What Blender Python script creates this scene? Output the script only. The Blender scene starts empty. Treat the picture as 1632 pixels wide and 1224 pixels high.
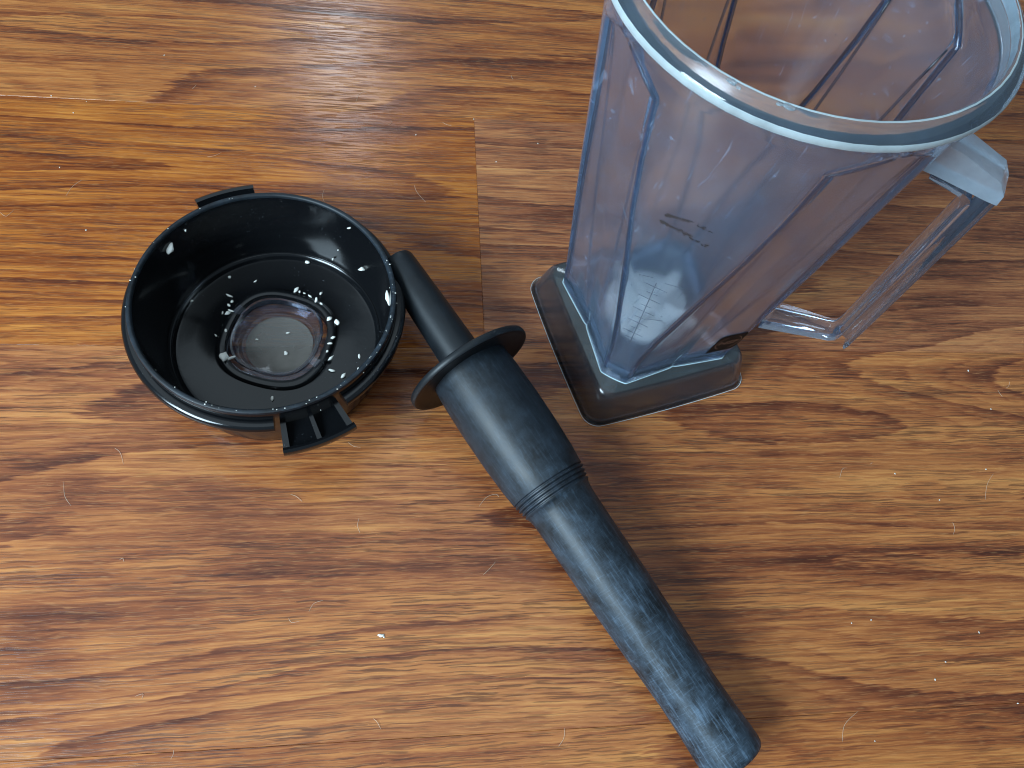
import bpy, bmesh, math, random
from mathutils import Vector, Matrix, noise as mnoise
random.seed(7)
S = 0.01                                   # the scene is laid out in centimetres
scene = bpy.context.scene
C = scene.collection

# ------------------------------------------------------------------ camera
cam_d = bpy.data.cameras.new('camera'); cam = bpy.data.objects.new('camera', cam_d); C.objects.link(cam)
cam_d.sensor_fit = 'HORIZONTAL'; cam_d.sensor_width = 36.0; cam_d.lens = 1228.778/1632*36
cam_d.clip_start = 0.01; cam_d.clip_end = 50
cam.matrix_world = Matrix(((0.99276, -0.05368, -0.10744, 0), (0, 0.894565, -0.446937, 0),
                           (0.120105, 0.443702, 0.88809, 0.44432), (0, 0, 0, 1)))
scene.camera = cam

# ------------------------------------------------------------------ light: a dim room, one window behind-left, one far window ahead
world = bpy.data.worlds.new('World'); scene.world = world; world.use_nodes = True
bg = world.node_tree.nodes['Background']
bg.inputs['Color'].default_value = (0.62, 0.82, 1.0, 1); bg.inputs['Strength'].default_value = 0.22

def window_light(name, loc, target, sx, sy, power, col):
    d = bpy.data.lights.new(name, 'AREA'); d.shape = 'RECTANGLE'; d.size = sx; d.size_y = sy
    d.energy = power; d.color = col
    o = bpy.data.objects.new(name, d); C.objects.link(o); o.location = loc
    o.rotation_euler = (Vector(target)-Vector(loc)).to_track_quat('-Z', 'Y').to_euler()
    return o
window_light('window_light', (-1.12, -0.62, 0.98), (0.02, 0.20, 0), 0.66, 0.70, 47, (0.64, 0.85, 1.0))
window_light('far_window_light', (-0.50, 3.0, 2.15), (0.05, 0.4, 0), 0.24, 0.9, 8.5, (0.74, 0.89, 1.0))
window_light('ceiling_light', (-0.60, 0.20, 2.40), (-0.60, 0.20, 0), 2.8, 2.8, 17, (0.74, 0.90, 1.0))

scene.view_settings.view_transform = 'Standard'; scene.view_settings.look = 'None'
scene.view_settings.exposure = 0.26; scene.view_settings.gamma = 1.0
scene.view_settings.use_curve_mapping = False
scene.render.engine = 'CYCLES'
cy = scene.cycles
cy.max_bounces = 18; cy.transmission_bounces = 16; cy.glossy_bounces = 5; cy.diffuse_bounces = 3
cy.transparent_max_bounces = 24; cy.use_denoising = True
cy.caustics_refractive = True; cy.caustics_reflective = True; cy.blur_glossy = 0.3
cy.sample_clamp_indirect = 6.0; cy.filter_width = 1.1

# ------------------------------------------------------------------ helpers
def link(name, me, mat=None, parent=None):
    o = bpy.data.objects.new(name, me); C.objects.link(o)
    if mat and not me.materials: me.materials.append(mat)
    if parent: o.parent = parent
    return o
def mesh(name, V, F, smooth=True):
    me = bpy.data.meshes.new(name)
    me.from_pydata([(x*S, y*S, z*S) for x, y, z in V], [], F); me.update()
    if smooth:
        for p in me.polygons: p.use_smooth = True
    return me
def sharpen(me, deg=35):
    try: me.set_sharp_from_angle(angle=math.radians(deg))
    except Exception: pass
def tag(o, label, cat, group=None, kind=None):
    if label: o['label'] = label
    if cat: o['category'] = cat
    if group: o['group'] = group
    if kind: o['kind'] = kind
    return o
def empty(name, loc, rot=(0, 0, 0)):
    o = bpy.data.objects.new(name, None); C.objects.link(o)
    o.location = [c*S for c in loc]; o.rotation_euler = rot; o.empty_display_size = 0.02
    return o
def bevel_mesh(me, w, seg=2, ang=30):
    bm = bmesh.new(); bm.from_mesh(me)
    ed = [e for e in bm.edges if len(e.link_faces) == 2 and e.calc_face_angle(0) > math.radians(ang)]
    bmesh.ops.bevel(bm, geom=ed, offset=w*S, segments=seg, profile=0.6, affect='EDGES')
    bm.to_mesh(me); bm.free()
    for p in me.polygons: p.use_smooth = True
    sharpen(me, 50)
    return me
def lathe(name, prof, n=96, a0=0.0, a1=None, closed=True, rmod=None):
    """profile (r,z) loop turned about z; a1 given: an arc with end caps"""
    V, F = [], []; full = a1 is None; m = len(prof)
    steps = n if full else n+1
    for i in range(steps):
        a = a0 + (2*math.pi*i/n if full else (a1-a0)*i/n)
        for (r, z) in prof:
            rr = rmod(r, z, a) if rmod else r
            V.append((rr*math.cos(a), rr*math.sin(a), z))
    for i in range(n):
        j = (i+1) % steps
        for k in range(m if closed else m-1):
            l = (k+1) % m
            F.append((i*m+k, j*m+k, j*m+l, i*m+l))
    if not full:
        F.append(tuple(range(m-1, -1, -1))); F.append(tuple((steps-1)*m+k for k in range(m)))
    me = mesh(name, V, F)
    bm = bmesh.new(); bm.from_mesh(me); bmesh.ops.remove_doubles(bm, verts=bm.verts, dist=1e-7)
    bmesh.ops.recalc_face_normals(bm, faces=bm.faces); bm.to_mesh(me); bm.free()
    for p in me.polygons: p.use_smooth = True
    sharpen(me, 40)
    return me

# ------------------------------------------------------------------ materials
class NT:
    def __init__(s, name):
        s.m = bpy.data.materials.new(name); s.m.use_nodes = True; s.t = s.m.node_tree
        s.t.nodes.clear(); s.out = s.n('ShaderNodeOutputMaterial')
    def n(s, typ, **kw):
        nd = s.t.nodes.new(typ)
        for k, v in kw.items():
            if k.startswith('i_'):
                key = k[2:]; key = int(key) if key.isdigit() else key.replace('_', ' ')
                if hasattr(v, 'links') or isinstance(v, bpy.types.NodeSocket): s.t.links.new(v, nd.inputs[key])
                else: nd.inputs[key].default_value = v
            else: setattr(nd, k, v)
        return nd
    def math(s, op, a, b=None, c=None, clamp=False):
        nd = s.t.nodes.new('ShaderNodeMath'); nd.operation = op; nd.use_clamp = clamp
        for i, v in enumerate((a, b, c)):
            if v is None: continue
            if isinstance(v, bpy.types.NodeSocket): s.t.links.new(v, nd.inputs[i])
            else: nd.inputs[i].default_value = v
        return nd.outputs[0]
    def ramp(s, fac, pts, interp='LINEAR'):
        nd = s.t.nodes.new('ShaderNodeValToRGB'); cr = nd.color_ramp; cr.interpolation = interp
        while len(cr.elements) < len(pts): cr.elements.new(0.5)
        for e, (p, c) in zip(cr.elements, pts):
            e.position = p; e.color = (c, c, c, 1) if isinstance(c, (int, float)) else (*c, 1)
        s.t.links.new(fac, nd.inputs[0]); return nd.outputs[0]
    def mix(s, fac, a, b, blend='MIX'):
        nd = s.t.nodes.new('ShaderNodeMix'); nd.data_type = 'RGBA'; nd.blend_type = blend
        for k, v in ((0, fac), (6, a), (7, b)):
            if isinstance(v, bpy.types.NodeSocket): s.t.links.new(v, nd.inputs[k])
            else: nd.inputs[k].default_value = v if k == 0 else ((*v, 1) if len(v) == 3 else v)
        return nd.outputs[2]
    def link(s, a, b): s.t.links.new(a, b)
    def surf(s, sh): s.t.links.new(sh, s.out.inputs['Surface']); return s.m
    def noise(s, vec, scale, detail=2.0, rough=0.5, dist=0.0):
        nd = s.n('ShaderNodeTexNoise'); s.link(vec, nd.inputs['Vector'])
        nd.inputs['Scale'].default_value = scale; nd.inputs['Detail'].default_value = detail
        nd.inputs['Roughness'].default_value = rough; nd.inputs['Distortion'].default_value = dist
        return nd.outputs['Fac']

def wood_material():
    t = NT('walnut_laminate')
    tc = t.n('ShaderNodeTexCoord'); oi = t.n('ShaderNodeObjectInfo')
    sep = t.n('ShaderNodeSeparateColor'); t.link(oi.outputs['Color'], sep.inputs[0])     # object colour: r seed, g tone, b greyness
    seed = t.math('MULTIPLY', sep.outputs[0], 50.0)
    off = t.n('ShaderNodeCombineXYZ', i_X=seed, i_Y=t.math('MULTIPLY', seed, 0.37), i_Z=t.math('MULTIPLY', seed, 3.7)).outputs[0]
    p = t.n('ShaderNodeVectorMath', operation='ADD', i_0=tc.outputs['Object'], i_1=off).outputs[0]
    def mp(vec, sx, sy):
        m = t.n('ShaderNodeMapping'); t.link(vec, m.inputs['Vector']); m.inputs['Scale'].default_value = (sx, sy, 1.0)
        return m.outputs[0]
    def warp(vec, sx, sy, amp):
        wv = t.n('ShaderNodeTexNoise'); t.link(mp(vec, sx, sy), wv.inputs['Vector']); wv.inputs['Scale'].default_value = 1; wv.inputs['Detail'].default_value = 2
        su = t.n('ShaderNodeVectorMath', operation='SUBTRACT', i_0=wv.outputs['Color']); su.inputs[1].default_value = (0.5, 0.5, 0.5)
        mu = t.n('ShaderNodeVectorMath', operation='MULTIPLY', i_0=su.outputs[0]); mu.inputs[1].default_value = (0.0, amp, 0.0)
        return t.n('ShaderNodeVectorMath', operation='ADD', i_0=vec, i_1=mu.outputs[0]).outputs[0]
    pw = warp(p, 3.5, 5.0, 0.010)                                     # slow wander of the fibres
    pf = warp(pw, 60, 60, 0.0018)                                     # small waviness of single fibres
    broad = t.noise(mp(pw, 1.3, 9.5), 1, 1.5, 0.45)                   # tree-ring field: contour lines make the cathedrals
    jit = t.noise(mp(pf, 40, 420), 1, 2.0, 0.6)
    field = t.math('ADD', t.math('MULTIPLY', broad, 11.0), t.math('MULTIPLY', jit, 0.26))
    saw = t.math('FRACT', field)
    ringd = t.ramp(saw, [(0.0, 0.0), (0.45, 0.10), (0.75, 0.42), (0.90, 1.0), (0.955, 0.85), (1.0, 0.0)])
    saw2 = t.math('FRACT', t.math('ADD', t.math('MULTIPLY', broad, 33.0), t.math('MULTIPLY', jit, 0.8)))
    ring2 = t.ramp(saw2, [(0.0, 0.0), (0.7, 0.4), (0.9, 1.0), (1.0, 0.0)])
    bands = t.noise(mp(pw, 2.4, 40), 1, 3.0, 0.62)
    mott = t.noise(mp(pw, 14, 75), 1, 2.0, 0.6)
    knot = t.noise(mp(p, 7, 14), 1, 2.0, 0.5)
    fibre = t.noise(mp(pf, 24, 620), 1, 3.0, 0.64)
    fine = t.noise(mp(pf, 110, 1500), 1, 1.0, 0.6)
    por = t.noise(mp(pf, 40, 1150), 1, 1.0, 0.5)
    por2 = t.noise(mp(pf, 18, 760), 1, 2.0, 0.55)
    porem = t.noise(mp(pw, 6, 45), 1, 2.0, 0.5)
    tone = t.math('ADD', t.math('MULTIPLY', ringd, 0.17), t.math('ADD', 0.05, t.math('MULTIPLY', bands, 0.46)))
    tone = t.math('ADD', tone, t.math('MULTIPLY', ring2, 0.10))
    streak = t.noise(mp(pf, 3.5, 330), 1, 3.0, 0.65)
    tone = t.math('ADD', tone, t.math('MULTIPLY', t.math('SUBTRACT', streak, 0.5), 0.44))
    tone = t.math('ADD', tone, t.math('MULTIPLY', t.math('SUBTRACT', fibre, 0.5), 0.52))
    tone = t.math('ADD', tone, t.math('MULTIPLY', t.math('SUBTRACT', mott, 0.5), 0.22))
    tone = t.math('ADD', tone, t.math('MULTIPLY', t.ramp(knot, [(0.54, 0.0), (0.76, 1.0)]), 0.17))
    tone = t.math('ADD', tone, t.math('SUBTRACT', sep.outputs[1], 0.5))
    col = t.ramp(tone, [(0.10, (0.58, 0.225, 0.041)), (0.27, (0.435, 0.138, 0.022)), (0.43, (0.262, 0.064, 0.0105)),
                        (0.58, (0.118, 0.0245, 0.006)), (0.78, (0.040, 0.009, 0.004))])
    pm = t.math('MULTIPLY', t.ramp(por, [(0.555, 0.0), (0.60, 1.0)]), t.ramp(porem, [(0.34, 0.3), (0.60, 1.0)]))
    pm2 = t.math('MULTIPLY', t.ramp(por2, [(0.59, 0.0), (0.63, 1.0)]), t.ramp(porem, [(0.38, 0.0), (0.62, 0.85)]))
    pmx = t.math('MAXIMUM', pm, pm2)
    col = t.mix(t.math('MULTIPLY', pmx, 0.62), col, (0.035, 0.010, 0.005))
    lt = t.math('MULTIPLY', t.ramp(fine, [(0.56, 0.0), (0.74, 1.0)]), 0.30)
    col = t.mix(lt, col, (0.60, 0.26, 0.075))
    grey = t.n('ShaderNodeHueSaturation'); t.link(col, grey.inputs['Color'])
    t.link(t.math('SUBTRACT', 1.0, sep.outputs[2]), grey.inputs['Saturation'])
    smear = t.noise(mp(p, 9, 9), 1, 3.0, 0.6)
    rgh = t.math('ADD', t.math('MULTIPLY', smear, 0.12), t.math('ADD', 0.16, t.math('MULTIPLY', pmx, 0.2)))
    hgt = t.math('SUBTRACT', t.math('MULTIPLY', fibre, 0.35), pmx)
    bmp = t.n('ShaderNodeBump', i_Height=hgt); bmp.inputs['Strength'].default_value = 0.25; bmp.inputs['Distance'].default_value = 0.0003
    b = t.n('ShaderNodeBsdfPrincipled'); t.link(grey.outputs[0], b.inputs['Base Color']); t.link(rgh, b.inputs['Roughness'])
    b.inputs['IOR'].default_value = 1.46; t.link(bmp.outputs[0], b.inputs['Normal'])
    return t.surf(b.outputs[0])

def simple(name, col, rough, ior=1.5, metal=0.0):
    t = NT(name); b = t.n('ShaderNodeBsdfPrincipled'); b.inputs['Base Color'].default_value = (*col, 1)
    b.inputs['Roughness'].default_value = rough; b.inputs['IOR'].default_value = ior; b.inputs['Metallic'].default_value = metal
    return t.surf(b.outputs[0])

def clear_plastic(name, tint, rough, haze, haze_col=(0.60, 0.70, 0.88), specks=0.0, scr=0.0, dens=60.0):
    t = NT(name); tc = t.n('ShaderNodeTexCoord').outputs['Object']
    n1 = t.noise(tc, 45, 4.0, 0.65); n2 = t.noise(tc, 9, 2.0, 0.5)
    g = t.n('ShaderNodeBsdfPrincipled')
    g.inputs['Base Color'].default_value = (*tint, 1); g.inputs['IOR'].default_value = 1.5
    g.inputs['Transmission Weight'].default_value = 1.0
    rg = t.math('ADD', rough*0.6, t.math('MULTIPLY', n1, rough*0.8)); t.link(rg, g.inputs['Roughness'])
    d = t.n('ShaderNodeBsdfDiffuse'); d.inputs['Color'].default_value = (*haze_col, 1)
    tr = t.n('ShaderNodeBsdfTranslucent'); tr.inputs['Color'].default_value = (*haze_col, 1)
    dm = t.n('ShaderNodeMixShader'); dm.inputs[0].default_value = 0.5
    t.link(d.outputs[0], dm.inputs[1]); t.link(tr.outputs[0], dm.inputs[2])
    f = t.math('MULTIPLY', t.math('ADD', 0.45, t.math('MULTIPLY', t.math('MULTIPLY', n1, n2), 2.2)), haze)
    if specks:
        sp = t.noise(tc, 420, 0.0, 0.5); f = t.math('ADD', f, t.math('MULTIPLY', t.ramp(sp, [(0.80, 0.0), (0.84, 1.0)]), specks))
    if scr:
        mp = t.n('ShaderNodeMapping'); t.link(tc, mp.inputs['Vector']); mp.inputs['Rotation'].default_value = (0.5, 0.3, 0.9); mp.inputs['Scale'].default_value = (900, 60, 60)
        sc = t.noise(mp.outputs[0], 1, 1.0, 0.5); f = t.math('ADD', f, t.math('MULTIPLY', t.math('MULTIPLY', t.ramp(sc, [(0.68, 0.0), (0.74, 1.0)]), n2), scr))
    mx = t.n('ShaderNodeMixShader'); t.link(f, mx.inputs[0]); t.link(g.outputs[0], mx.inputs[1]); t.link(dm.outputs[0], mx.inputs[2])
    va = t.n('ShaderNodeVolumeAbsorption'); va.inputs['Color'].default_value = (0.52, 0.66, 0.82, 1); va.inputs['Density'].default_value = dens
    t.link(va.outputs[0], t.out.inputs['Volume'])
    return t.surf(mx.outputs[0])

def black_gloss(name):
    t = NT(name); tc = t.n('ShaderNodeTexCoord').outputs['Object']
    n1 = t.noise(tc, 60, 4, 0.6); sp = t.noise(tc, 700, 1.0, 0.6); n3 = t.noise(tc, 25, 2, 0.5)
    b = t.n('ShaderNodeBsdfPrincipled')
    wear = t.math('MULTIPLY', t.ramp(sp, [(0.70, 0.0), (0.78, 1.0)]), t.ramp(n3, [(0.55, 0.0), (0.72, 1.0)]))
    t.link(t.mix(t.math('MULTIPLY', wear, 0.35), (0.0045, 0.005, 0.006), (0.25, 0.28, 0.31)), b.inputs['Base Color'])
    t.link(t.math('ADD', 0.07, t.math('MULTIPLY', n1, 0.16)), b.inputs['Roughness'])
    bmp = t.n('ShaderNodeBump', i_Height=n1); bmp.inputs['Strength'].default_value = 0.08; bmp.inputs['Distance'].default_value = 0.0008
    t.link(bmp.outputs[0], b.inputs['Normal']); b.inputs['IOR'].default_value = 1.5
    return t.surf(b.outputs[0])

def black_matte(name, chalk):
    """moulded black plastic gone chalky with washing; scuffs grow toward the butt (object x)"""
    t = NT(name); tcn = t.n('ShaderNodeTexCoord'); tc = tcn.outputs['Object']
    n1 = t.noise(tc, 75, 6, 0.72); n2 = t.noise(tc, 620, 3, 0.75)
    mp = t.n('ShaderNodeMapping'); t.link(tc, mp.inputs['Vector']); mp.inputs['Scale'].default_value = (70, 700, 700)
    scr = t.noise(mp.outputs[0], 1, 2, 0.6)
    mp2 = t.n('ShaderNodeMapping'); t.link(tc, mp2.inputs['Vector']); mp2.inputs['Scale'].default_value = (1500, 120, 120)
    scr2 = t.noise(mp2.outputs[0], 1, 2, 0.6)
    sx = t.n('ShaderNodeSeparateXYZ'); t.link(tc, sx.inputs[0])
    along = t.n('ShaderNodeMapRange'); t.link(sx.outputs[0], along.inputs[0]); along.inputs[1].default_value = 0.04; along.inputs[2].default_value = 0.26
    f = t.math('MULTIPLY', t.ramp(n1, [(0.36, 0.0), (0.78, 1.0)]), t.math('ADD', 0.35, along.outputs[0]))
    f2 = t.math('MULTIPLY', t.ramp(scr, [(0.52, 0.0), (0.70, 1.0)]), t.math('ADD', 0.15, along.outputs[0]))
    f3 = t.math('MULTIPLY', t.ramp(scr2, [(0.56, 0.0), (0.72, 1.0)]), t.math('MULTIPLY', along.outputs[0], 0.6))
    tot = t.math('MULTIPLY', t.math('ADD', t.math('ADD', t.math('MULTIPLY', t.math('MULTIPLY', f, 0.9), t.math('ADD', 0.35, n2)), t.math('MULTIPLY', f3, 0.8)), t.math('MULTIPLY', t.math('MULTIPLY', f2, 0.7), t.math('ADD', 0.4, n2))), chalk, clamp=True)
    b = t.n('ShaderNodeBsdfPrincipled')
    t.link(t.mix(tot, (0.004, 0.006, 0.008), (0.12, 0.185, 0.26)), b.inputs['Base Color'])
    t.link(t.math('ADD', 0.36, t.math('MULTIPLY', n1, 0.20)), b.inputs['Roughness']); b.inputs['IOR'].default_value = 1.42
    bmp = t.n('ShaderNodeBump', i_Height=n2); bmp.inputs['Strength'].default_value = 0.12; bmp.inputs['Distance'].default_value = 0.0003
    t.link(bmp.outputs[0], b.inputs['Normal'])
    return t.surf(b.outputs[0])

M_wood = wood_material()
M_sub = simple('dark_underlay', (0.02, 0.012, 0.008), 0.9)
M_body = clear_plastic('hazy_polycarbonate', (0.90, 0.92, 0.955), 0.09, 0.075, haze_col=(0.50, 0.70, 0.98), specks=0.20, scr=0.30, dens=55.0)
M_base = clear_plastic('base_polycarbonate', (0.64, 0.66, 0.71), 0.17, 0.085, haze_col=(0.30, 0.33, 0.38), dens=90.0)
M_shelf = clear_plastic('highlit_base_top', (0.70, 0.73, 0.75), 0.10, 0.12, haze_col=(0.55, 0.62, 0.64), dens=70.0)  # pale haze stands in for the highlight on the base shelf
M_rim = clear_plastic('rim_polycarbonate', (0.92, 0.95, 0.97), 0.07, 0.11, haze_col=(0.56, 0.72, 0.86), dens=30.0)
M_glint = clear_plastic('pale_edge_glint', (0.92, 0.96, 0.98), 0.08, 0.85, haze_col=(0.82, 0.96, 1.0), dens=20.0)  # bright window reflection along the rim put in as pale haze
M_crease = clear_plastic('dark_crease_plastic', (0.55, 0.60, 0.70), 0.22, 0.03, haze_col=(0.16, 0.22, 0.34), dens=420.0)  # dark tint painting the refracted dark lines of the creases
M_drop = clear_plastic('cloudy_water', (0.95, 0.98, 1.0), 0.05, 0.25, haze_col=(0.75, 0.92, 1.0), dens=5.0)
M_handle = clear_plastic('handle_polycarbonate', (0.95, 0.96, 0.98), 0.03, 0.05, dens=45.0)
M_grip_top = clear_plastic('frosted_polycarbonate', (0.92, 0.95, 0.97), 0.22, 0.34, haze_col=(0.62, 0.78, 0.90), dens=18.0)
M_plug = clear_plastic('clear_plug_plastic', (0.90, 0.90, 0.96), 0.02, 0.02, haze_col=(0.45, 0.46, 0.60), dens=90.0)
M_cap = clear_plastic('cloudy_plug_bottom', (0.80, 0.80, 0.82), 0.10, 0.40, haze_col=(0.50, 0.46, 0.41), dens=30.0)
M_lid = black_gloss('glossy_black_plastic')
M_tamp = black_matte('chalky_black_plastic', 0.52)
M_rod = black_matte('satin_black_plastic', 0.09)
M_lip = black_matte('scuffed_lid_lip', 0.45)
M_crumb = simple('white_crumb', (0.78, 0.77, 0.71), 0.6)
M_speck = simple('pale_floor_crumb', (0.70, 0.62, 0.50), 0.6)
M_hair = simple('pale_hair', (0.74, 0.55, 0.40), 0.4)
M_label = simple('brown_black_label', (0.010, 0.007, 0.006), 0.65, ior=1.2)
M_ink = simple('copper_ink', (0.22, 0.11, 0.07), 0.5)
M_mark = simple('grey_graduation_ink', (0.10, 0.12, 0.15), 0.5)
M_smudge = simple('dark_worn_print', (0.035, 0.028, 0.028), 0.6)
M_steel = simple('brushed_steel', (0.80, 0.81, 0.78), 0.45, metal=0.35)

# ------------------------------------------------------------------ floor
TH = 0.057417; O1 = 45.10; W1 = 20.47; W2 = 43.66; E0 = 4.996
floor_me = mesh('floor', [(-110, -110, -1.0), (130, -110, -1.0), (130, 150, -1.0), (-110, 150, -1.0)], [(0, 1, 2, 3)], False)
floor = link('floor', floor_me, M_sub); floor['kind'] = 'structure'
def plank(u0, u1, v0, v1, col):
    g = 0.006; hx, hy, hz = (u1-u0)/2-g, (v1-v0)/2-g, 0.4
    V = [(sx*hx, sy*hy, sz*hz-hz) for sz in (-1, 1) for sx, sy in ((-1, -1), (1, -1), (1, 1), (-1, 1))]
    F = [(3, 2, 1, 0), (4, 5, 6, 7), (0, 1, 5, 4), (1, 2, 6, 5), (2, 3, 7, 6), (3, 0, 4, 7)]
    me = mesh('plank', V, F, False); bevel_mesh(me, 0.015, 1)
    for p in me.polygons: p.use_smooth = False
    o = link('plank', me, M_wood, floor)
    uc, vc = (u0+u1)/2, (v0+v1)/2
    o.location = ((uc*math.cos(TH)-vc*math.sin(TH))*S, (uc*math.sin(TH)+vc*math.cos(TH))*S, 0)
    o.rotation_euler = (0, 0, TH); o.color = (*col, 1)
    return o
edges = [O1+4*21.5, O1+3*21.5, O1+2*21.5, O1+21.5, O1, O1-W1, O1-W2, O1-W2-21.5, O1-W2-43, O1-W2-64.5, O1-W2-86]
cuts = [[-60, 70], [-20, 100], [-70, 48], [-58, 64], [E0-88, E0], [-52, 68], [-74, 46], [-40, 90], [-90, 20], [-60, 70]]
rp = random.Random(11)
SPEC = {(3, 1): (0.310, 0.50, 0.04), (4, 1): (0.520, 0.52, 0.0), (4, 2): (0.130, 0.52, 0.10), (5, 1): (0.710, 0.50, 0.06), (6, 1): (0.870, 0.50, 0.05)}
for row, ((v1, v0), cc) in enumerate(zip(zip(edges[:-1], edges[1:]), cuts)):
    us = [-112] + [c for c in cc if -112 < c < 130] + [132]
    for k, (a, b) in enumerate(zip(us[:-1], us[1:])):
        plank(a, b, v0, v1, SPEC.get((row, k), (rp.random(), rp.uniform(.46, .56), rp.uniform(0, .12))))

# ------------------------------------------------------------------ blender jar
JX, JY, PSI = 13.855, 26.820, 0.33005
jar = empty('blender_jar', (JX, JY, 0), (0, 0, PSI))
tag(jar, 'tall clear plastic blender jar with handle standing upright on the floor', 'blender jar')

def lerp_table(z, T):
    if z <= T[0][0]: return T[0][1]
    for (a, fa), (b, fb) in zip(T[:-1], T[1:]):
        if z <= b: return fa+(fb-fa)*(z-a)/(b-a)
    return T[-1][1]
def RR(z): return 5.7+2.15*(min(z, 25.5)-2.8)/22.7
TB = [(2.8, 3.4), (6.3, 3.5), (9, 3.42), (14, 3.05), (18, 2.65), (21, 2.45), (24.3, 2.38), (25.4, 0.35)]
TV = [(2.8, 0.12), (6.3, 0.9), (9, 1.2), (14, 1.55), (18, 1.66), (21, 1.75), (24.3, 2.02), (25.4, 0.05)]
def section(z, za=3.0, zb=3.0, n_arc=14):
    """one quarter of the jar's outline at height z, as (x,y), face centred on +x, from -y side to the next face"""
    R = RR(z); b = lerp_table(z, TB); v = lerp_table(z, TV)
    x2 = math.sqrt(R*R-b*b); x1 = 4.30+2.93*(z-2.8)/21.5; x1 = min(x1, x2-0.02); x0 = x1-0.10
    if z >= 25.4: x1 = x0 = R; 
    P = [(x0, 0.0), (x1, v), (x2, b)]
    if z >= 25.4:
        P = [(R*math.cos(a), R*math.sin(a)) for a in (0, 0.02, 0.05)]
    x2, b = P[2]
    a0 = math.atan2(b, x2); a1 = math.pi/2-a0
    right = []
    def seg(p, q, k): return [(p[0]+(q[0]-p[0])*i/k, p[1]+(q[1]-p[1])*i/k) for i in range(k)]
    def shoulder(zs_):   # the corner panels stand proud of the facets
        st = 0.27*min(1.0, max(0.0, (z-zs_)/3.0))*min(1.0, max(0.0, (25.35-z)/0.6))
        return (P[2][0]-st*0.75, max(P[2][1]-0.30*st/0.27-0.04, P[1][1]+0.02)) if z < 25.35 else (P[1][0]*.5+P[2][0]*.5, P[1][1]*.5+P[2][1]*.5)
    Qa, Q = shoulder(za), shoulder(zb)
    right += seg(P[0], P[1], 6)+seg(P[1], Qa, 7)+seg(Qa, P[2], 4)
    right += [(R*math.cos(a0+(a1-a0)*i/n_arc), R*math.sin(a0+(a1-a0)*i/n_arc)) for i in range(n_arc)]
    m = [(y, x) for x, y in (P[2], Q, P[1], P[0])]
    right += seg(m[0], m[1], 4)+seg(m[1], m[2], 7)+seg(m[2], m[3], 6)
    return right
def ring(z, off=0.0):
    pts = []
    for k in range(4):
        q = section(z, 7.6 if k == 3 else 3.0, 7.6 if k == 0 and False else 3.0)
        c, s = ((1, 0), (0, 1), (-1, 0), (0, -1))[k]
        pts += [(x*c-y*s, x*s+y*c) for x, y in q]
    n = len(pts)
    for _ in range(1):     # soften the moulded creases
        pts = [((pts[i-1][0]+2*pts[i][0]+pts[(i+1) % n][0])/4, (pts[i-1][1]+2*pts[i][1]+pts[(i+1) % n][1])/4) for i in range(n)]
    if off:
        for _ in range(3): pts = [((pts[i-1][0]+2*pts[i][0]+pts[(i+1) % n][0])/4, (pts[i-1][1]+2*pts[i][1]+pts[(i+1) % n][1])/4) for i in range(n)]
        o2 = []
        for i in range(n):
            tx, ty = pts[(i+1) % n][0]-pts[i-1][0], pts[(i+1) % n][1]-pts[i-1][1]; l = math.hypot(tx, ty)
            o2.append((pts[i][0]-ty/l*off, pts[i][1]+tx/l*off))
        pts = o2
    return pts
def circ(r, n): # same start/spacing type as ring(): by angle of the ring at the top
    base = ring(25.6); return [(r*x/math.hypot(x, y), r*y/math.hypot(x, y)) for x, y in base]
ZT = 26.0
zs = [2.86, 3.0, 3.3, 4, 5, 6.3, 7.6, 9, 10.5, 12.2, 14, 16, 18, 19.5, 21, 22.3, 23.4, 24.0, 24.3, 24.55, 24.8, 25.05, 25.25, 25.4, 25.5, 25.7, ZT]
loops = [[(x, y, z) for x, y in ring(z)] for z in zs]
N = len(loops[0])
inner_z = [25.7, 25.5, 25.4, 25.25, 25.05, 24.8, 24.55, 24.3, 24.0, 23.4, 22.3, 21, 19.5, 18, 16, 14, 12.2, 10.5, 9, 7.6, 6.3, 5, 4.2, 3.7, 3.45, 3.3]
rim_prof = [(7.98, 26.05), (8.06, 26.16), (8.26, 26.26), (8.32, 26.34), (8.335, 26.45), (8.33, 26.56), (8.29, 26.64), (8.20, 26.74), (8.06, 26.86), (7.92, 26.96), (7.80, 27.04), (7.74, 27.10), (7.67, 27.12), (7.60, 27.06), (7.56, 26.9), (7.55, 26.5), (7.56, 26.0)]
loops += [[(x, y, z) for x, y in circ(r, N)] for r, z in rim_prof]
nb = len(zs)
for z in inner_z:
    off = 0.28 if z > 4.3 else 0.28+0.35*((4.3-z)/1.0)**2
    loops.append([(x, y, z) for x, y in ring(z, off)])
V = [p for l in loops for p in l]; F = []
for i in range(len(loops)-1):
    for j in range(N):
        k = (j+1) % N
        F.append((i*N+j, i*N+k, (i+1)*N+k, (i+1)*N+j))
c0 = len(V); V.append((0, 0, 2.86)); V.append((0, 0, 3.25)); L = (len(loops)-1)*N
for j in range(N):
    k = (j+1) % N
    F.append((c0, k, j)); F.append((c0+1, L+j, L+k))
body_me = mesh('body', V, F); sharpen(body_me, 60)
body_me.materials.append(M_body); body_me.materials.append(M_rim); body_me.materials.append(M_glint)
for p in body_me.polygons:
    if p.center.z > 0.2585: p.material_index = 1
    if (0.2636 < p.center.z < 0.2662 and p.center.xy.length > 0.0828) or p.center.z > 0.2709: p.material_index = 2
body = link('body', body_me, None, jar)

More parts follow.
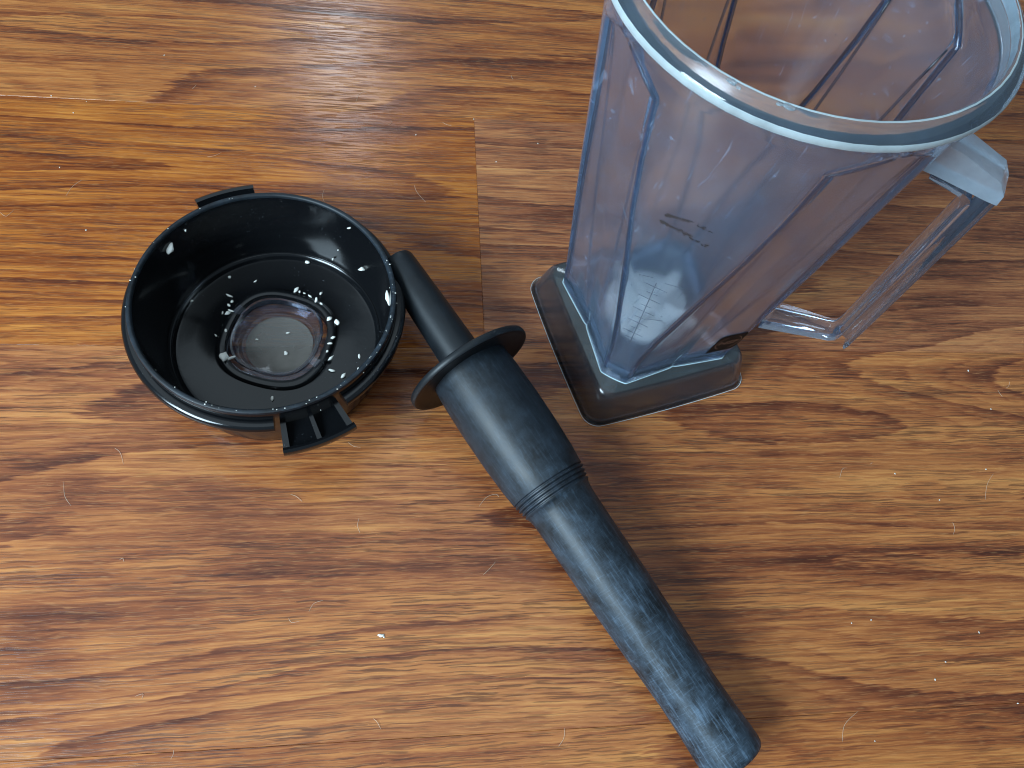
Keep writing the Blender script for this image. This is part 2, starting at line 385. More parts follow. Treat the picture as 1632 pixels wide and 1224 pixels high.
# added dark tubes for the refracted crease lines of the corner panels: down each side of every panel, with the slanted shoulder on top
def tube(pts, rad, n=8):
    V, F = [], []; m = len(pts)
    for i, p in enumerate(pts):
        a, b = Vector(pts[max(i-1, 0)]), Vector(pts[min(i+1, m-1)]); t = (b-a).normalized()
        u = t.cross(Vector((p[0], p[1], 0))).normalized(); w = t.cross(u)
        r = rad*(0.55 if i in (0, m-1) else 1)
        for q in range(n):
            g = 2*math.pi*q/n; V.append(tuple(Vector(p)+u*r*math.cos(g)+w*r*0.8*math.sin(g)))
    for i in range(m-1):
        for q in range(n): F.append((i*n+q, i*n+(q+1) % n, (i+1)*n+(q+1) % n, (i+1)*n+q))
    F.append(tuple(range(n-1, -1, -1))); F.append(tuple((m-1)*n+q for q in range(n)))
    return mesh('dark_crease', V, F)
for k in range(4):
    c, s = ((1, 0), (0, 1), (-1, 0), (0, -1))[k]
    for sg in (1, -1):
        pts = []
        for z in [3.5, 4.5, 6.3, 7.6, 9, 10.5, 12.2, 14, 16, 18, 19.5, 21, 22.3, 23.4, 24.0, 24.3, 24.6, 24.9, 25.15, 25.32]:
            R = RR(z); b_ = lerp_table(z, TB)-0.18 if z < 24.4 else max(lerp_table(z, TB)-0.1, 0.1)
            x = math.sqrt(R*R-b_*b_)-0.42 if z < 24.4 else math.sqrt(R*R-b_*b_)-0.42; y = sg*b_
            pts.append((x*c-y*s, x*s+y*c, z))
        link('dark_crease', tube(pts, 0.165), M_crease, jar)
        pts = []
        for z in [3.3, 4.5, 6.3, 9, 12.2, 16, 19.5, 22.3, 24.0]:
            v_ = lerp_table(z, TV); x = 4.30+2.93*(z-2.8)/21.5-0.36; y = sg*max(v_, 0.1)
            pts.append((x*c-y*s, x*s+y*c, z))
        link('panel_dark_crease', tube(pts, 0.075), M_crease, jar)  # thinner added tube, darkening the V crease the same way

# base skirt: hollow rounded square
def rsq(hw, rad, bulge, n=18, z=0.0):
    pts = []
    for k in range(4):
        c, s = ((1, 0), (0, 1), (-1, 0), (0, -1))[k]
        q = []
        e = hw-rad
        for i in range(n): # straight side on +x from -e to e
            y = -e+2*e*i/n; q.append((hw+bulge*(1-(y/hw)**2), y))
        b = bulge*(1-(e/hw)**2)
        for i in range(8):
            a = math.pi/2*i/8; q.append((e+(rad+b)*math.cos(a), e+(rad+b)*math.sin(a)))
        pts += [(x*c-y*s, x*s+y*c, z) for x, y in q]
    return pts
bl = [(5.72, 1.05, 0.16, 0.0), (5.78, 1.05, 0.16, 0.06), (5.74, 1.05, 0.16, 0.16), (5.66, 1.02, 0.15, 0.3), (5.5, 1.0, 0.14, 1.0), (5.33, 0.95, 0.13, 1.8), (5.24, 0.95, 0.12, 2.15), (5.17, 0.95, 0.12, 2.38), (5.06, 0.93, 0.11, 2.56), (4.92, 0.9, 0.09, 2.68), (4.77, 0.9, 0.06, 2.75), (4.62, 0.9, 0.02, 2.78), (4.56, 1.0, 0.0, 2.84)]
il = [(4.9, 0.8, 0.1, 2.4), (5.0, 0.8, 0.12, 2.2), (5.1, 0.8, 0.13, 1.8), (5.26, 0.85, 0.14, 1.0), (5.46, 0.9, 0.15, 0.0)]
loops = [rsq(a, r, b, z=z) for a, r, b, z in bl]; NB = len(loops[0])
inner = [rsq(a, r, b, z=z) for a, r, b, z in il]
V = [p for l in loops+inner for p in l]; F = []; nl = len(loops)
for i in range(nl-1):
    for j in range(NB):
        k = (j+1) % NB; F.append((i*NB+j, i*NB+k, (i+1)*NB+k, (i+1)*NB+j))
for i in range(nl, nl+len(inner)-1):
    for j in range(NB):
        k = (j+1) % NB; F.append((i*NB+j, i*NB+k, (i+1)*NB+k, (i+1)*NB+j))
c0 = len(V); V += [(0, 0, 2.84), (0, 0, 2.4)]
for j in range(NB):
    k = (j+1) % NB
    F.append(((nl-1)*NB+j, (nl-1)*NB+k, c0)); F.append((nl*NB+k, nl*NB+j, c0+1))
    F.append((j, (nl+len(inner)-1)*NB+j, (nl+len(inner)-1)*NB+k, k))
base_me = mesh('base', V, F)
bm = bmesh.new(); bm.from_mesh(base_me); bmesh.ops.recalc_face_normals(bm, faces=bm.faces); bm.to_mesh(base_me); bm.free()
sharpen(base_me, 55); base_me.materials.append(M_base); base_me.materials.append(M_shelf)
for p in base_me.polygons:
    if p.center.z > 0.0262 and p.normal.z > 0.2: p.material_index = 1
base = link('base', base_me, None, jar)
rg = rsq(5.835, 1.08, 0.16, z=0.06); V, F = [], []; nr = len(rg)
for i, (x, y, z) in enumerate(rg):
    l = math.hypot(x, y)
    for q in range(6):
        g = q*math.pi/3; V.append((x+x/l*0.02*math.cos(g), y+y/l*0.02*math.cos(g), z+0.02*math.sin(g)))
for i in range(nr):
    for q in range(6): F.append((i*6+q, ((i+1) % nr)*6+q, ((i+1) % nr)*6+(q+1) % 6, i*6+(q+1) % 6))
link('foot_glint', mesh('foot_glint', V, F), M_glint, jar)  # added tube: bright edge line round the foot put in as pale colour

rg = ring(2.95, -0.03); V, F = [], []
for i, (x, y) in enumerate(rg):
    l = math.hypot(x, y)
    for q in range(6):
        g = q*math.pi/3; V.append((x+x/l*0.036*math.cos(g), y+y/l*0.036*math.cos(g), 2.885+0.04*math.sin(g)))
nr = len(rg)
for i in range(nr):
    for q in range(6): F.append((i*6+q, ((i+1) % nr)*6+q, ((i+1) % nr)*6+(q+1) % 6, i*6+(q+1) % 6))
link('seam_highlight', mesh('seam_highlight', V, F), M_glint, jar)  # added tube: highlight of the base fillet painted as a pale line

# handle, in the plane of the corner at -45 degrees
def slab(name, prof, w, mat, parent, bev=0.12, seg=2, y0=None, y1=None):
    """closed outline (r,z) extruded sideways"""
    y0 = -w if y0 is None else y0; y1 = w if y1 is None else y1
    n = len(prof); V = [(r, y0, z) for r, z in prof]+[(r, y1, z) for r, z in prof]
    F = [tuple(range(n)), tuple(range(2*n-1, n-1, -1))]+[(i, (i+1) % n, n+(i+1) % n, n+i)[::-1] for i in range(n)]
    me = mesh(name, V, F)
    b = bmesh.new(); b.from_mesh(me); bmesh.ops.recalc_face_normals(b, faces=b.faces); b.to_mesh(me); b.free()
    bevel_mesh(me, bev, seg, 25)
    return link(name, me, mat, parent)
def strap(path, th):
    """offset a (r,z) centre line both ways into a closed outline"""
    L, Rr = [], []
    for i, (r, z) in enumerate(path):
        a = path[max(i-1, 0)]; b = path[min(i+1, len(path)-1)]
        tx, tz = b[0]-a[0], b[1]-a[1]; l = math.hypot(tx, tz); nx, nz = -tz/l, tx/l
        L.append((r+nx*th/2, z+nz*th/2)); Rr.append((r-nx*th/2, z-nz*th/2))
    return L+Rr[::-1]
bar = [(10.32, 20.3), (10.27, 20.62), (10.12, 20.88), (9.85, 21.02), (8.1, 21.22), (8.1, 21.02), (9.55, 20.82), (9.78, 20.68), (9.88, 20.48), (9.92, 20.2),
       (9.92, 9.7), (9.84, 9.3), (9.66, 9.1), (9.3, 8.98), (6.55, 8.45), (6.32, 6.9), (9.55, 8.38), (9.98, 8.55), (10.22, 8.8), (10.32, 9.2)]
handle = slab('handle', bar, 0.6, M_handle, jar, 0.07, 2)
handle.rotation_euler = (0, 0, -math.pi/4)
slab('web', [(10.33, 21.2), (10.80, 21.2), (10.80, 14), (10.80, 8.8), (10.33, 8.95), (10.33, 14.5)], 0.10, M_handle, handle, 0.03, 1)
slab('outer_flange', [(10.81, 21.22), (11.04, 21.22), (11.05, 14), (11.04, 8.75), (10.97, 8.4), (10.81, 8.62), (10.81, 14)], 0.6, M_handle, handle, 0.05, 2)
slab('top_arm', [(7.42, 21.4), (7.70, 22.98), (8.45, 22.93), (10.48, 22.36), (10.98, 21.82), (11.04, 21.28), (10.6, 21.27), (8.2, 21.42)], 0.76, M_grip_top, handle, 0.05, 2)

# blade hub on the jar floor
hub = link('blade_hub', lathe('blade_hub', [(0.0, 3.3), (2.7, 3.3), (2.7, 3.7), (2.4, 3.9), (0.9, 3.95), (0.85, 4.4), (0.6, 4.55), (0.0, 4.55)], 40, closed=False), M_steel, jar)
for k in range(4):
    a = k*math.pi/2+0.5; ca, sa = math.cos(a), math.sin(a)
    tip = 0.9 if k % 2 else -0.1
    q = [(0.5, -0.55, 4.2), (2.0, -0.6, 4.2), (3.2, -0.15, 4.2+tip), (3.1, 0.3, 4.2+tip), (2.0, 0.5, 4.2), (0.5, 0.55, 4.2)]
    V = [(x*ca-y*sa, x*sa+y*ca, z+dz) for dz in (0, 0.15) for x, y, z in q]
    F = [(5, 4, 3, 2, 1, 0), (6, 7, 8, 9, 10, 11)]+[(i, (i+1) % 6, 6+(i+1) % 6, 6+i) for i in range(6)]
    link('blade', mesh('blade', V, F, False), M_steel, jar)

# ---- surface points of the jar for marks
def on_cone(phi_deg, z, lift=0.015):
    r = RR(z)+lift; a = math.radians(phi_deg); return (r*math.cos(a), r*math.sin(a), z)
def strip(V, F, pts, w):
    """flat ribbon along (phi,z) points, w in cm"""
    for (p0, z0), (p1, z1) in zip(pts[:-1], pts[1:]):
        r = RR((z0+z1)/2); du, dz = math.radians(p1-p0)*r, z1-z0; l = math.hypot(du, dz)
        nu, nz = -dz/l*w/2, du/l*w/2; k = len(V)
        for (p, z, s) in ((p0, z0, 1), (p0, z0, -1), (p1, z1, -1), (p1, z1, 1)):
            V.append(on_cone(p+math.degrees(s*nu/r), z+s*nz))
        F.append((k, k+1, k+2, k+3))
V, F = [], []
strip(V, F, [(-137.6, 14.6), (-137.0, 12.2), (-136.4, 9.6), (-136.0, 8.0)], 0.05)
for i, z in enumerate([14.2, 13.6, 13.0, 12.3, 11.7, 11.0, 10.4, 9.8, 9.2, 8.6]):
    hw = 2.6 if i % 2 else 5.2
    strip(V, F, [(-137.2-hw, z-0.05), (-137.2+hw, z+0.05)], 0.045)
strip(V, F, [(-145.5, 14.5), (-139.6, 14.9)], 0.04); strip(V, F, [(-134.6, 14.9), (-127.0, 15.1)], 0.04)
strip(V, F, [(-134.0, 11.2), (-127.5, 11.6)], 0.04)
link('graduation_marks', mesh('graduation_marks', V, F, False), M_mark, jar)
for ph, r_, sz in ((-143.4, 7.80, .13), (-141.2, 7.9, .07), (-128.3, 7.78, .15), (-130.6, 7.82, .08)):
    bm = bmesh.new(); bmesh.ops.create_icosphere(bm, subdivisions=3, radius=1.0)
    for v in bm.verts:
        v.co *= 1+0.35*mnoise.noise(v.co*1.2+Vector((ph, 0, 0))); v.co.z *= .45; v.co.y *= 1.5
    me = bpy.data.meshes.new('water_drop'); a_ = math.radians(ph)
    bm.to_mesh(me); bm.free(); me.transform(Matrix.Translation(Vector((r_*math.cos(a_), r_*math.sin(a_), 27.06))*S) @ Matrix.Rotation(a_, 4, 'Z') @ Matrix.Scale(sz*S, 4))
    for p in me.polygons: p.use_smooth = True
    dr = link('water_drop', me, M_drop); dr.location = (JX*S, JY*S, 0); dr.rotation_euler = (0, 0, PSI)
    tag(dr, {-143.4: 'left large water drop on the front rim of the jar', -141.2: 'small drop right of the left large drop on the jar rim', -128.3: 'right large water drop on the front rim of the jar', -130.6: 'small drop left of the right large drop on the jar rim'}[ph], 'water drop', 'water drops on the jar rim')
# worn print: broken dark flecks running across the front panel
V, F = [], []
rs = random.Random(3)
for row, (pa, za, pb, zb, dens) in enumerate([(-145.2, 19.5, -136.5, 19.95, 34), (-146.2, 18.95, -133, 19.1, 36), (-138, 19.0, -128, 18.75, 22), (-134, 19.9, -130, 19.8, 10)]):
    for i in range(dens):
        f = rs.random(); f = f*f if row < 2 else f
        p = pa+(pb-pa)*f+rs.gauss(0, .3); z = za+(zb-za)*f+rs.gauss(0, 0.05); lw = rs.uniform(.1, .9)
        strip(V, F, [(p, z), (p+lw*1.2, z+rs.uniform(-.04, .06)), (p+lw*2, z+rs.uniform(-.05, .05))], rs.uniform(.012, .075)*(1.4 if f < .3 else 1))
link('worn_print', mesh('worn_print', V, F, False), M_smudge, jar)

# approval label low on the right-hand face
def face_y(x, z):
    """outer surface of the -y face at (x, z), between the body's own loops"""
    i = max(k for k in range(len(zs)-1) if zs[k] <= z)
    def at(zz):
        q = sorted((p for p in ring(zz) if p[1] < -3.0), key=lambda p: p[0])
        for (xa, ya), (xb, yb) in zip(q[:-1], q[1:]):
            if xa <= x <= xb: return ya+(yb-ya)*(x-xa)/max(xb-xa, 1e-9)
        return q[-1][1]
    f = (z-zs[i])/(zs[i+1]-zs[i]); return at(zs[i])*(1-f)+at(zs[i+1])*f
def lab(x, z, lift): return (x, face_y(x, z)-lift, z)
V, F = [], []; nu, nv = 10, 10
for j in range(nv+1):
    for i in range(nu+1):
        u, v = i/nu, j/nv
        x = 1.60+1.86*u; z0 = 4.36+0.24*u; z1 = 6.95+0.08*u
        du = min(u, 1-u)*1.86
        if du < 0.3: cut = 0.3-math.sqrt(max(0.09-(0.3-du)**2, 0)); z1 -= cut; z0 += cut*(1 if u > .5 else 0)
        V.append(lab(x, z0+(z1-z0)*v, 0.03))
for j in range(nv):
    for i in range(nu): F.append((j*(nu+1)+i, j*(nu+1)+i+1, (j+1)*(nu+1)+i+1, (j+1)*(nu+1)+i))
label_o = link('approval_label', mesh('approval_label', V, F, False), M_label, jar)
V, F = [], []; cx_, cz_ = 2.55, 5.75
for a0, a1 in ((25, 155), (205, 335)):
    n = 18
    for i in range(n):
        k = len(V)
        for a, r in ((a0+(a1-a0)*i/n, .95), (a0+(a1-a0)*i/n, .90), (a0+(a1-a0)*(i+1)/n, .90), (a0+(a1-a0)*(i+1)/n, .95)):
            V.append(lab(cx_+r*math.cos(math.radians(a+90))*0.85, cz_+r*math.sin(math.radians(a+90)), 0.045))
        F.append((k, k+1, k+2, k+3))
link('label_ring', mesh('label_ring', V, F, False), M_ink, label_o)
fc = bpy.data.curves.new('label_text', 'FONT'); fc.body = 'NSF'; fc.align_x = 'CENTER'; fc.align_y = 'CENTER'; fc.size = 0.78
fo = bpy.data.objects.new('tmp_text', fc); C.objects.link(fo)
dg = bpy.context.evaluated_depsgraph_get(); tm = bpy.data.meshes.new_from_object(fo.evaluated_get(dg))
bpy.data.objects.remove(fo)
tme = mesh('label_text', [lab(cx_+v.co.x*0.98, cz_+v.co.y*1.0, 0.05) for v in tm.vertices], [tuple(p.vertices) for p in tm.polygons], False)
link('label_text', tme, M_ink, label_o)

# ------------------------------------------------------------------ lid, upside down
LX, LY, LZ = -9.55, 24.16, 0.30
lid = empty('blender_lid', (LX, LY, LZ)); lid.scale = (0.992, 0.992, 0.992)
tag(lid, 'round glossy black blender lid lying upside down with white crumbs inside', 'lid')
def collar(r, z, a):
    if r < 3.9: return r*(1+0.04*math.cos(4*(a-0.55))*(1.0 if r > 2.5 else .6))
    return r
lp = [(3.05, 0.02), (3.05, 0.85), (3.12, 0.95), (3.3, 0.98), (3.52, 0.95), (3.62, 0.85), (3.66, 0.66), (3.8, 0.6), (5.0, 0.6), (5.95, 0.6), (6.1, 0.62), (6.18, 0.72), (6.26, 0.92), (6.36, 0.98), (6.43, 0.94), (6.47, 0.98),
      (6.55, 1.6), (6.8, 3.2), (7.12, 5.2), (7.17, 5.6), (7.2, 5.72), (7.27, 5.79), (7.37, 5.8), (7.46, 5.75), (7.5, 5.62), (7.52, 5.3), (7.5, 5.02), (7.36, 4.95),
      (7.3, 4.6), (7.25, 4.0), (7.08, 2.4), (6.9, 0.8), (6.8, 0.35), (6.55, 0.08), (6.2, 0.0), (3.15, 0.0)]
bowl_me = lathe('bowl', lp, 144, rmod=collar); bowl_me.materials.append(M_lid); bowl_me.materials.append(M_lip)
for p in bowl_me.polygons:
    if p.center.z > 0.0562: p.material_index = 1
link('bowl', bowl_me, None, lid)
fl = [(7.28, 4.85), (7.72, 4.9), (7.92, 4.84), (8.02, 4.7), (8.03, 4.45), (7.95, 4.3), (7.6, 4.25), (7.24, 4.2)]
T1, T2 = math.radians(-64.5), math.radians(115.0); G = math.radians(15.0)
link('flange', lathe('flange', fl, 90, T1+G, T2-G), M_lid, lid)
link('flange', lathe('flange', fl, 90, T2+G, T1+2*math.pi-G), M_lid, lid)
for tc_, hw in ((T1, math.radians(12.8)), (T2, math.radians(11.4))):
    tp = [(7.15, 3.35), (8.6, 3.3), (9.0, 3.38), (9.22, 3.65), (9.36, 4.1), (9.34, 4.4), (9.2, 4.5), (9.02, 4.42), (8.92, 4.05), (8.75, 3.75), (8.5, 3.66), (7.15, 3.7)]
    tab = link('latch_tab', lathe('latch_tab', tp, 24, tc_-hw, tc_+hw), M_lid, lid)
    rb = [(7.2, 3.6), (8.85, 3.55), (8.9, 3.85), (7.2, 4.25)]
    link('rib', lathe('rib', rb, 4, tc_-0.015, tc_+0.015), M_lid, tab)
    for sgn in (-1, 1):
        link('rib', lathe('rib', rb, 4, tc_+sgn*hw*0.93-0.02, tc_+sgn*hw*0.93+0.02), M_lid, tab)

# clear plug in the middle of the lid: a thing that lifts out
plug = empty('lid_plug', (LX, LY, 0))
tag(plug, 'small clear plastic plug cup set in the centre hole of the upturned black lid', 'plug')
def wob(r, z, a): return r*(1+0.035*math.cos(4*(a-0.55))*min(1, z/1.2)) if r > 1 else r
pp = [(0.0, 0.03), (3.1, 0.03), (3.2, 0.08), (3.2, 0.22), (3.12, 0.27), (2.5, 0.27), (2.38, 0.34), (2.50, 0.75), (2.66, 1.12), (2.78, 1.22), (2.82, 1.30), (2.77, 1.38), (2.64, 1.38), (2.5, 1.24), (2.32, 0.75), (2.16, 0.30), (2.08, 0.2), (1.9, 0.17), (0.0, 0.17)]
cup_me = lathe('cup', pp, 96, closed=False, rmod=wob); cup_me.materials.append(M_plug); cup_me.materials.append(M_cap)
for p in cup_me.polygons:
    if p.center.z < 0.0025 and p.center.xy.length < 0.0205: p.material_index = 1
link('cup', cup_me, None, plug)
for k in range(2):
    a = 2.55+k*math.pi
    link('locking_tab', lathe('locking_tab', [(2.64, 1.29), (3.28, 1.29), (3.32, 1.34), (3.26, 1.40), (2.68, 1.40)], 8, a-0.09, a+0.09), M_plug, plug)

# ------------------------------------------------------------------ tamper
D0 = Vector((2.385, 21.20, 3.93)); AX = Vector((0.567, -0.819, -0.0875)).normalized()
tamper = empty('blender_tamper', D0)
zax = Vector((0, 0, 1)); yax = zax.cross(AX).normalized(); zax = AX.cross(yax)
tamper.rotation_euler = Matrix((AX, yax, zax)).transposed().to_euler()
tag(tamper, 'long black plastic tamper with round guard disc lying across the floor', 'tamper')
def along(name, prof, mat, n=80, parent=tamper):
    me = lathe(name, prof, n, closed=False)
    for v in me.vertices: v.co = (v.co.z, v.co.y, -v.co.x)
    return link(name, me, mat, parent)
along('rod', [(0.0, -8.5), (0.75, -8.5), (0.98, -8.42), (1.06, -8.25), (1.08, -7.9), (1.18, -5.0), (1.27, -1.4), (1.29, -0.25), (0, -0.25)], M_rod)
along('guard_disc', [(0.0, -0.12), (1.29, -0.14), (2.9, -0.22), (3.6, -0.28), (3.82, -0.28), (3.92, -0.22), (3.955, -0.1), (3.95, 0.06), (3.89, 0.15), (3.76, 0.17), (3.6, 0.12), (3.3, 0.06), (2.75, 0.04), (0.0, 0.04)], M_rod, 128)
sl = [(0.0, 0.0), (2.42, 0.05), (2.44, 0.45), (2.47, 0.8), (2.5, 1.3), (2.53, 3.4), (2.49, 5.5), (2.40, 7.2), (2.30, 8.15)]
for k in range(4):
    z = 8.2+k*0.25; r = 2.29-k*0.055
    sl += [(r, z), (r-0.09, z+0.05), (r-0.09, z+0.10), (r+0.0, z+0.15), (r, z+0.22)]
sl += [(2.06, 9.25), (2.02, 9.32), (1.95, 9.7), (1.93, 10.2), (1.90, 12), (1.86, 15), (1.76, 18.5), (1.66, 21.2), (1.68, 23), (1.735, 24.4), (1.74, 25.0), (1.71, 25.24), (1.62, 25.4), (1.48, 25.48), (1.2, 25.53), (0.0, 25.55)]
along('handle', sl, M_tamp, 112)

# ------------------------------------------------------------------ crumbs, hairs
def blob(name, size, seed, flat=0.7, elong=1.3):
    bm = bmesh.new(); bmesh.ops.create_icosphere(bm, subdivisions=2, radius=1.0)
    for v in bm.verts:
        k = 1+0.6*mnoise.noise(v.co*1.0+Vector((seed*3.1, seed, 0)))+0.2*mnoise.noise(v.co*3+Vector((0, seed*2.3, 5)))
        v.co *= k*size; v.co.z *= flat; v.co.x *= elong
    me = bpy.data.meshes.new(name); bm.to_mesh(me); bm.free(); me.transform(Matrix.Scale(S, 4))
    for p in me.polygons: p.use_smooth = True
    return me
shapes = [blob('crumb', 1.0, i+1, .75, 1.0+.5*(i % 3)/2) for i in range(7)]
LC = [(-3.65, 4.39, .62, 1.1), (-1.99, 4.2, .62, .9), (-3.44, 2.98, .62, 1), (-3.14, 2.37, .9, .9), (-5.66, 2.4, .62, 1.1), (-3.66, 1.68, .62, .6), (-3.13, .18, .98, .9), (-3.75, -.06, .7, .7), (-2.95, -1.67, .98, 2.3), (-2.5, -1.72, .98, 1.5), (1.16, 5.94, .66, 1.2),
      (2.3, 3.62, .62, .8), (.75, 3.55, .9, 1.0), (.98, 3.4, .95, 1.0), (1.3, 3.3, .98, .8), (1.7, 3.1, .98, .7), (2.1, 2.85, .98, .8), (2.45, 2.6, .95, .8), (3.1, 1.51, .98, 1.2), (3.6, 1.3, .9, 1.4), (3.45, .13, .95, 1.2), (3.2, -.87, .97, .9), (3.45, -1.35, .9, 1.6), (3.6, -2.05, .66, 1.2),
      (5.16, -.92, .62, 1.2), (4.31, -2.37, .62, 1.5), (5.17, -1.8, .62, .7), (.23, -4.17, .62, 1.3), (.5, -.62, .28, 1.3), (.4, .9, .28, .7), (-1.45, .3, .28, .7), (-6.14, 3.4, 4.75, 1.9), (5.0, 4.32, 2.62, 1.8), (6.96, .86, 4.76, 2.0), (-5.36, 4.6, 5.04, .7), (2.93, 5.72, 1.54, .8), (3.34, 5.72, 2.61, .6), (4.23, 5.66, 5.06, .6), (-3.25, 2.05, .98, .8), (-3.2, 1.45, .98, 1.3), (-3.05, 1.62, .98, 1.2), (3.3, -.3, .97, .9)]
CL = {8: 'largest white crumb, at the lower left edge of the clear plug', 9: 'white crumb touching the largest crumb beside the clear plug', 10: 'white crumb at the top of the ring round the lid floor',
      4: 'white crumb on the ring at the left of the lid floor', 27: 'lone white crumb on the lid floor nearest the lower latch tab', 25: 'long white crumb at the lower right of the lid floor',
      24: 'white crumb furthest right on the lid floor', 31: 'white crumb on the upper left inner wall of the black lid', 32: 'white crumb on the right inner wall of the lid above its highlight',
      33: 'white crumb just inside the right edge of the black lid', 34: 'tiny speck on the upper left inner wall of the lid, right of a larger crumb', 28: 'largest of the crumbs on the bottom of the clear plug', 39: 'wet white crumb at the upper left locking tab of the plug', 40: 'second white crumb on the upper left locking tab of the plug'}
for i, (x, y, z, s) in enumerate(LC):
    o = link('food_crumb', shapes[i % 7], M_crumb); zz = z-0.1 if math.hypot(x, y) < 2.2 else z+LZ-0.01; o.location = ((LX+x*.992)*S, (LY+y*.992)*S, (zz+0.04*s)*S)
    k = 0.118*s*random.uniform(.85, 1.1); o.scale = (k*random.uniform(.8, 1.5), k*random.uniform(.55, 1.0), k*.8); o.rotation_euler = (random.uniform(-.4, .4), random.uniform(-.4, .4), random.uniform(0, 6.28))
    rr, aa = math.hypot(x, y), math.degrees(math.atan2(y, x))
    if i in CL: lb = CL[i]
    elif rr < 2.2: lb = 'small white crumb on the bottom of the clear plug in the lid'
    elif rr < 3.75 and 20 < aa < 90: lb = 'white crumb in the row at the upper right edge of the plug hole'
    elif rr < 3.75 and -50 < aa <= 30: lb = 'white crumb on the right edge of the plug hole in the black lid'
    elif rr < 3.9: lb = 'white crumb on the left edge of the plug hole in the black lid'
    elif z > 1: lb = 'tiny white speck on the far inner wall of the black lid'
    elif x > 0: lb = 'white crumb on the lid floor right of the clear plug'
    else: lb = 'white crumb on the lid floor left of the clear plug'
    tag(o, lb, 'crumb', 'white crumbs inside the lid')
# dust of tiny crumbs along the lid's edge
bm = bmesh.new(); rd = random.Random(5)
for i in range(70):
    a = rd.uniform(0, 6.283); r = rd.choice([7.22, 7.3, 7.36, 7.44, 7.51, 7.15]); z = 5.8 if 7.2 < r < 7.45 else (5.55 if r > 7.45 else 5.35)
    if rd.random() < .25: a = math.radians(rd.uniform(-75, -20)); 
    if rd.random() < .15: r, z = rd.uniform(7.6, 8.0), 4.92
    k = rd.uniform(.012, .038)
    mtx = Matrix.Translation(Vector(((LX+.992*r*math.cos(a)), (LY+.992*r*math.sin(a)), z*.992+LZ))*S) @ Matrix.Diagonal((k*S*rd.uniform(.8, 1.8), k*S, k*S*.7, 1))
    bmesh.ops.create_icosphere(bm, subdivisions=1, radius=1.0, matrix=mtx)
me = bpy.data.meshes.new('crumb_dust'); bm.to_mesh(me); bm.free()
dust = link('crumb_dust', me, M_crumb)
tag(dust, 'fine white crumb dust sprinkled along the black lid edge', 'crumb dust', kind='stuff')

FC = [[-28.29, 43.7], [-25.81, 43.46], [-26.43, 42.27], [-21.42, 48.88], [-14.31, 46.49], [-23.18, 32.08], [-26.11, 37.19], [2.38, 45.18], [-1.96, 43.04], [7.38, 43.24], [4.18, 41.05], [33.65, 7.36], [31.04, 5.64], [30.12, 4.66], [25.68, 1.4], [26.9, 7.95], [25.63, 7.74], [34.94, 3.42], [38.09, 25.37], [38.94, 22.42], [33.3, 15.62], [30.62, 17.31], [37.23, 17.9]]
for i, (x, y) in enumerate(FC):
    o = link('floor_crumb', shapes[(i*3) % 7], M_speck); k = random.uniform(.035, .06); o.scale = (k, k*.8, k*.7)
    o.location = (x*S, y*S, k*.4*S); o.rotation_euler = (0, 0, i*1.3)
    wh = 'near the upper left corner' if x < -20 else ('above the lid' if x < 0 else ('between lid and jar' if x < 12 else ('right of the tamper butt' if y < 10 else 'below the jar handle')))
    tag(o, 'tiny pale crumb on the bare floor '+wh, 'crumb', 'tiny crumbs scattered on the floor')
o = link('grit_grain', shapes[2], simple('dark_grit', (0.02, 0.02, 0.02), .4)); o.scale = (.12, .09, .08); o.location = (-1.84*S, 6.54*S, .0004)
tag(o, 'single dark grain of grit on the floor left of the tamper handle', 'grit')
o = link('floor_crumb', shapes[4], M_speck); o.scale = (.045, .04, .04); o.location = (-1.68*S, 6.46*S, .0002)
tag(o, 'pale crumb touching the dark grain of grit on the floor', 'crumb')

HAIRS = [[[-25.11, 34.76], [-24.9, 35.6], [-24.45, 36.25]], [[-6.71, 45.82], [-6.5, 46.71], [-5.83, 47.2]], [[-18.8, 45.64], [-18.57, 46.13]], [[-1.83, 38.17], [-1.56, 37.5], [-0.88, 36.64]], [[-4.13, 43.74], [-3.83, 44.23]], [[-0.03, 44.56], [0.71, 44.26]], [[-20.28, 14.64], [-20.03, 13.8], [-19.56, 13.23]], [[-17.99, 16.78], [-17.61, 16.48], [-17.29, 15.8]], [[-7.66, 14.36], [-7.29, 14.23], [-6.93, 13.94]], [[-3.61, 13.08], [-3.46, 12.19]], [[3.37, 14.02], [3.82, 14.63], [4.38, 14.85], [4.61, 14.66]], [[3.7, 10.0], [4.03, 10.3], [4.42, 10.78]], [[-5.85, 7.72], [-5.63, 8.17], [-5.15, 8.35]], [[-14.05, 3.33], [-13.68, 3.45], [-13.69, 3.21]], [[-1.93, 2.37], [-1.72, 2.2], [-1.5, 1.87]], [[-11.75, 0.44], [-11.68, 0.87]], [[23.75, 1.33], [24.07, 2.22], [25.04, 2.94]], [[26.71, 16.84], [27.0, 17.45], [27.37, 17.56]], [[36.54, 15.74], [36.99, 16.8], [37.68, 17.62]], [[33.64, 13.35], [33.82, 14.17]], [[7.85, 1.07], [8.21, 1.98]], [[-8.15, 37.11], [-8.03, 35.98]], [[-28.83, 33.05], [-28.35, 32.74], [-28.03, 33.29]], [[39.92, 23.94], [40.14, 23.41]], [[40.6, 24.13], [41.07, 24.7]], [[-16.62, 39.22], [-15.7, 39.74]], [[-16.32, 10.25], [-16.15, 10.36], [-16.04, 10.15]], [[-6.89, 7.37], [-6.69, 7.14], [-6.26, 7.22]], [[5.32, 50.35], [5.48, 49.87]], [[33.8, 48.31], [34.08, 48.06]], [[-4.66, 17.79], [-3.88, 17.5]], [[29.01, 17.89], [29.22, 18.07]]]
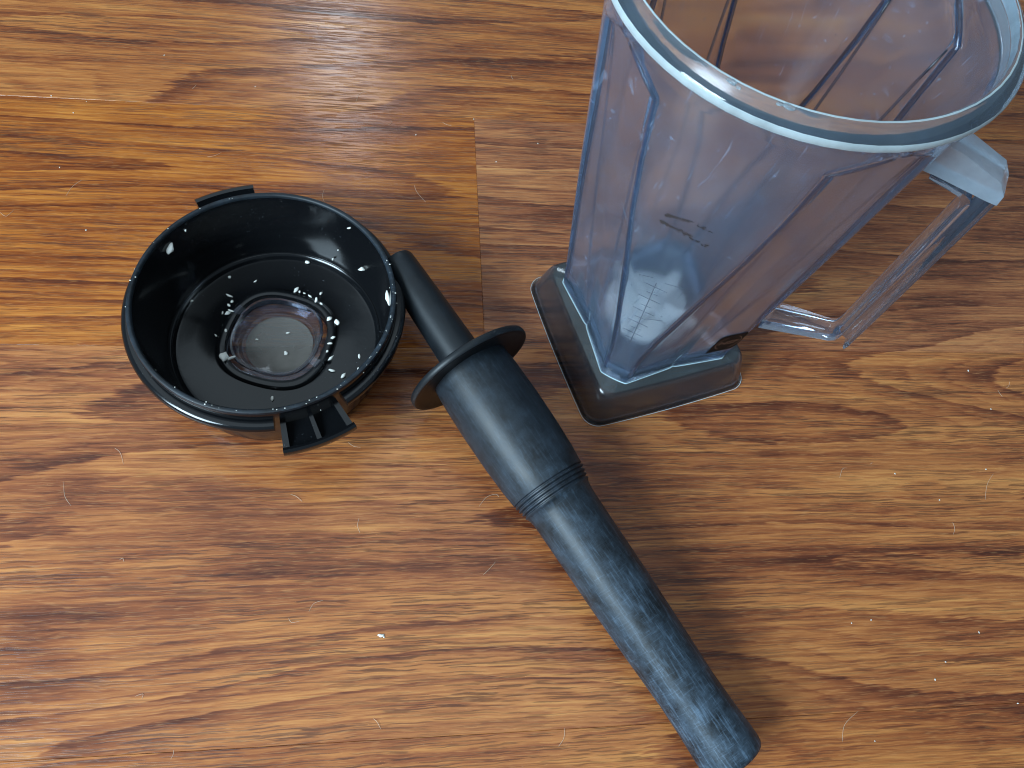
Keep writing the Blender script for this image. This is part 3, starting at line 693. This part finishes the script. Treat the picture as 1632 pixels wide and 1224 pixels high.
def spline(P, n=10):
    if len(P) == 2:
        m = ((P[0][0]+P[1][0])/2+(P[1][1]-P[0][1])*.12, (P[0][1]+P[1][1])/2-(P[1][0]-P[0][0])*.12); P = [P[0], m, P[1]]
    Q = [P[0]]+list(P)+[P[-1]]; out = []
    for i in range(len(P)-1):
        a, b, c, d = Q[i:i+4]
        for k in range(n):
            t = k/n
            out.append(tuple(.5*(2*b[j]+(c[j]-a[j])*t+(2*a[j]-5*b[j]+4*c[j]-d[j])*t*t+(3*b[j]-a[j]-3*c[j]+d[j])*t**3) for j in (0, 1)))
    out.append(tuple(P[-1])); return out
for i, P in enumerate(HAIRS):
    pts = spline(P); V, F = [], []; n = len(pts); r0 = 0.0085
    for k, (x, y) in enumerate(pts):
        a = pts[max(k-1, 0)]; b = pts[min(k+1, n-1)]; tx, ty = b[0]-a[0], b[1]-a[1]; l = math.hypot(tx, ty) or 1
        r = r0*(1-0.8*abs(2*k/(n-1)-1)**4); z = r0+0.05*math.sin(math.pi*k/(n-1))*(i % 3)/2
        for q in range(4):
            g = q*math.pi/2; V.append((x-ty/l*r*math.cos(g), y+tx/l*r*math.cos(g), z+r*math.sin(g)))
    for k in range(n-1):
        for q in range(4): F.append((k*4+q, k*4+(q+1) % 4, (k+1)*4+(q+1) % 4, (k+1)*4+q))
    o = link('pet_hair', mesh('pet_hair', V, F), M_hair)
    x, y = P[0]
    if x < -13: wh = 'above and left of the lid' if y > 30 else ('below and left of the lid' if y > 9 else 'near the lower left corner')
    elif y > 33: wh = 'above the lid' if x < 1 else ('near the top edge left of the jar' if x < 20 else 'seen behind the jar')
    elif x < 10: wh = 'between the lid and the tamper grip' if y > 9 else 'near the bottom edge left of the tamper'
    else: wh = 'right of the tamper below the jar handle' if y < 20 else 'at the right edge beside the jar handle'
    if i == 18: wh = 'in a forked wisp at the right edge'
    if i == 16: wh = 'in a wide arc right of the tamper butt'
    if i == 10: wh = 'hooked against the tamper below its grooves'
    if i == 6: wh = 'bent, by the left edge below the lid'
    tag(o, 'short pale hair on the floor '+wh, 'hair', 'pale hairs scattered on the floor')
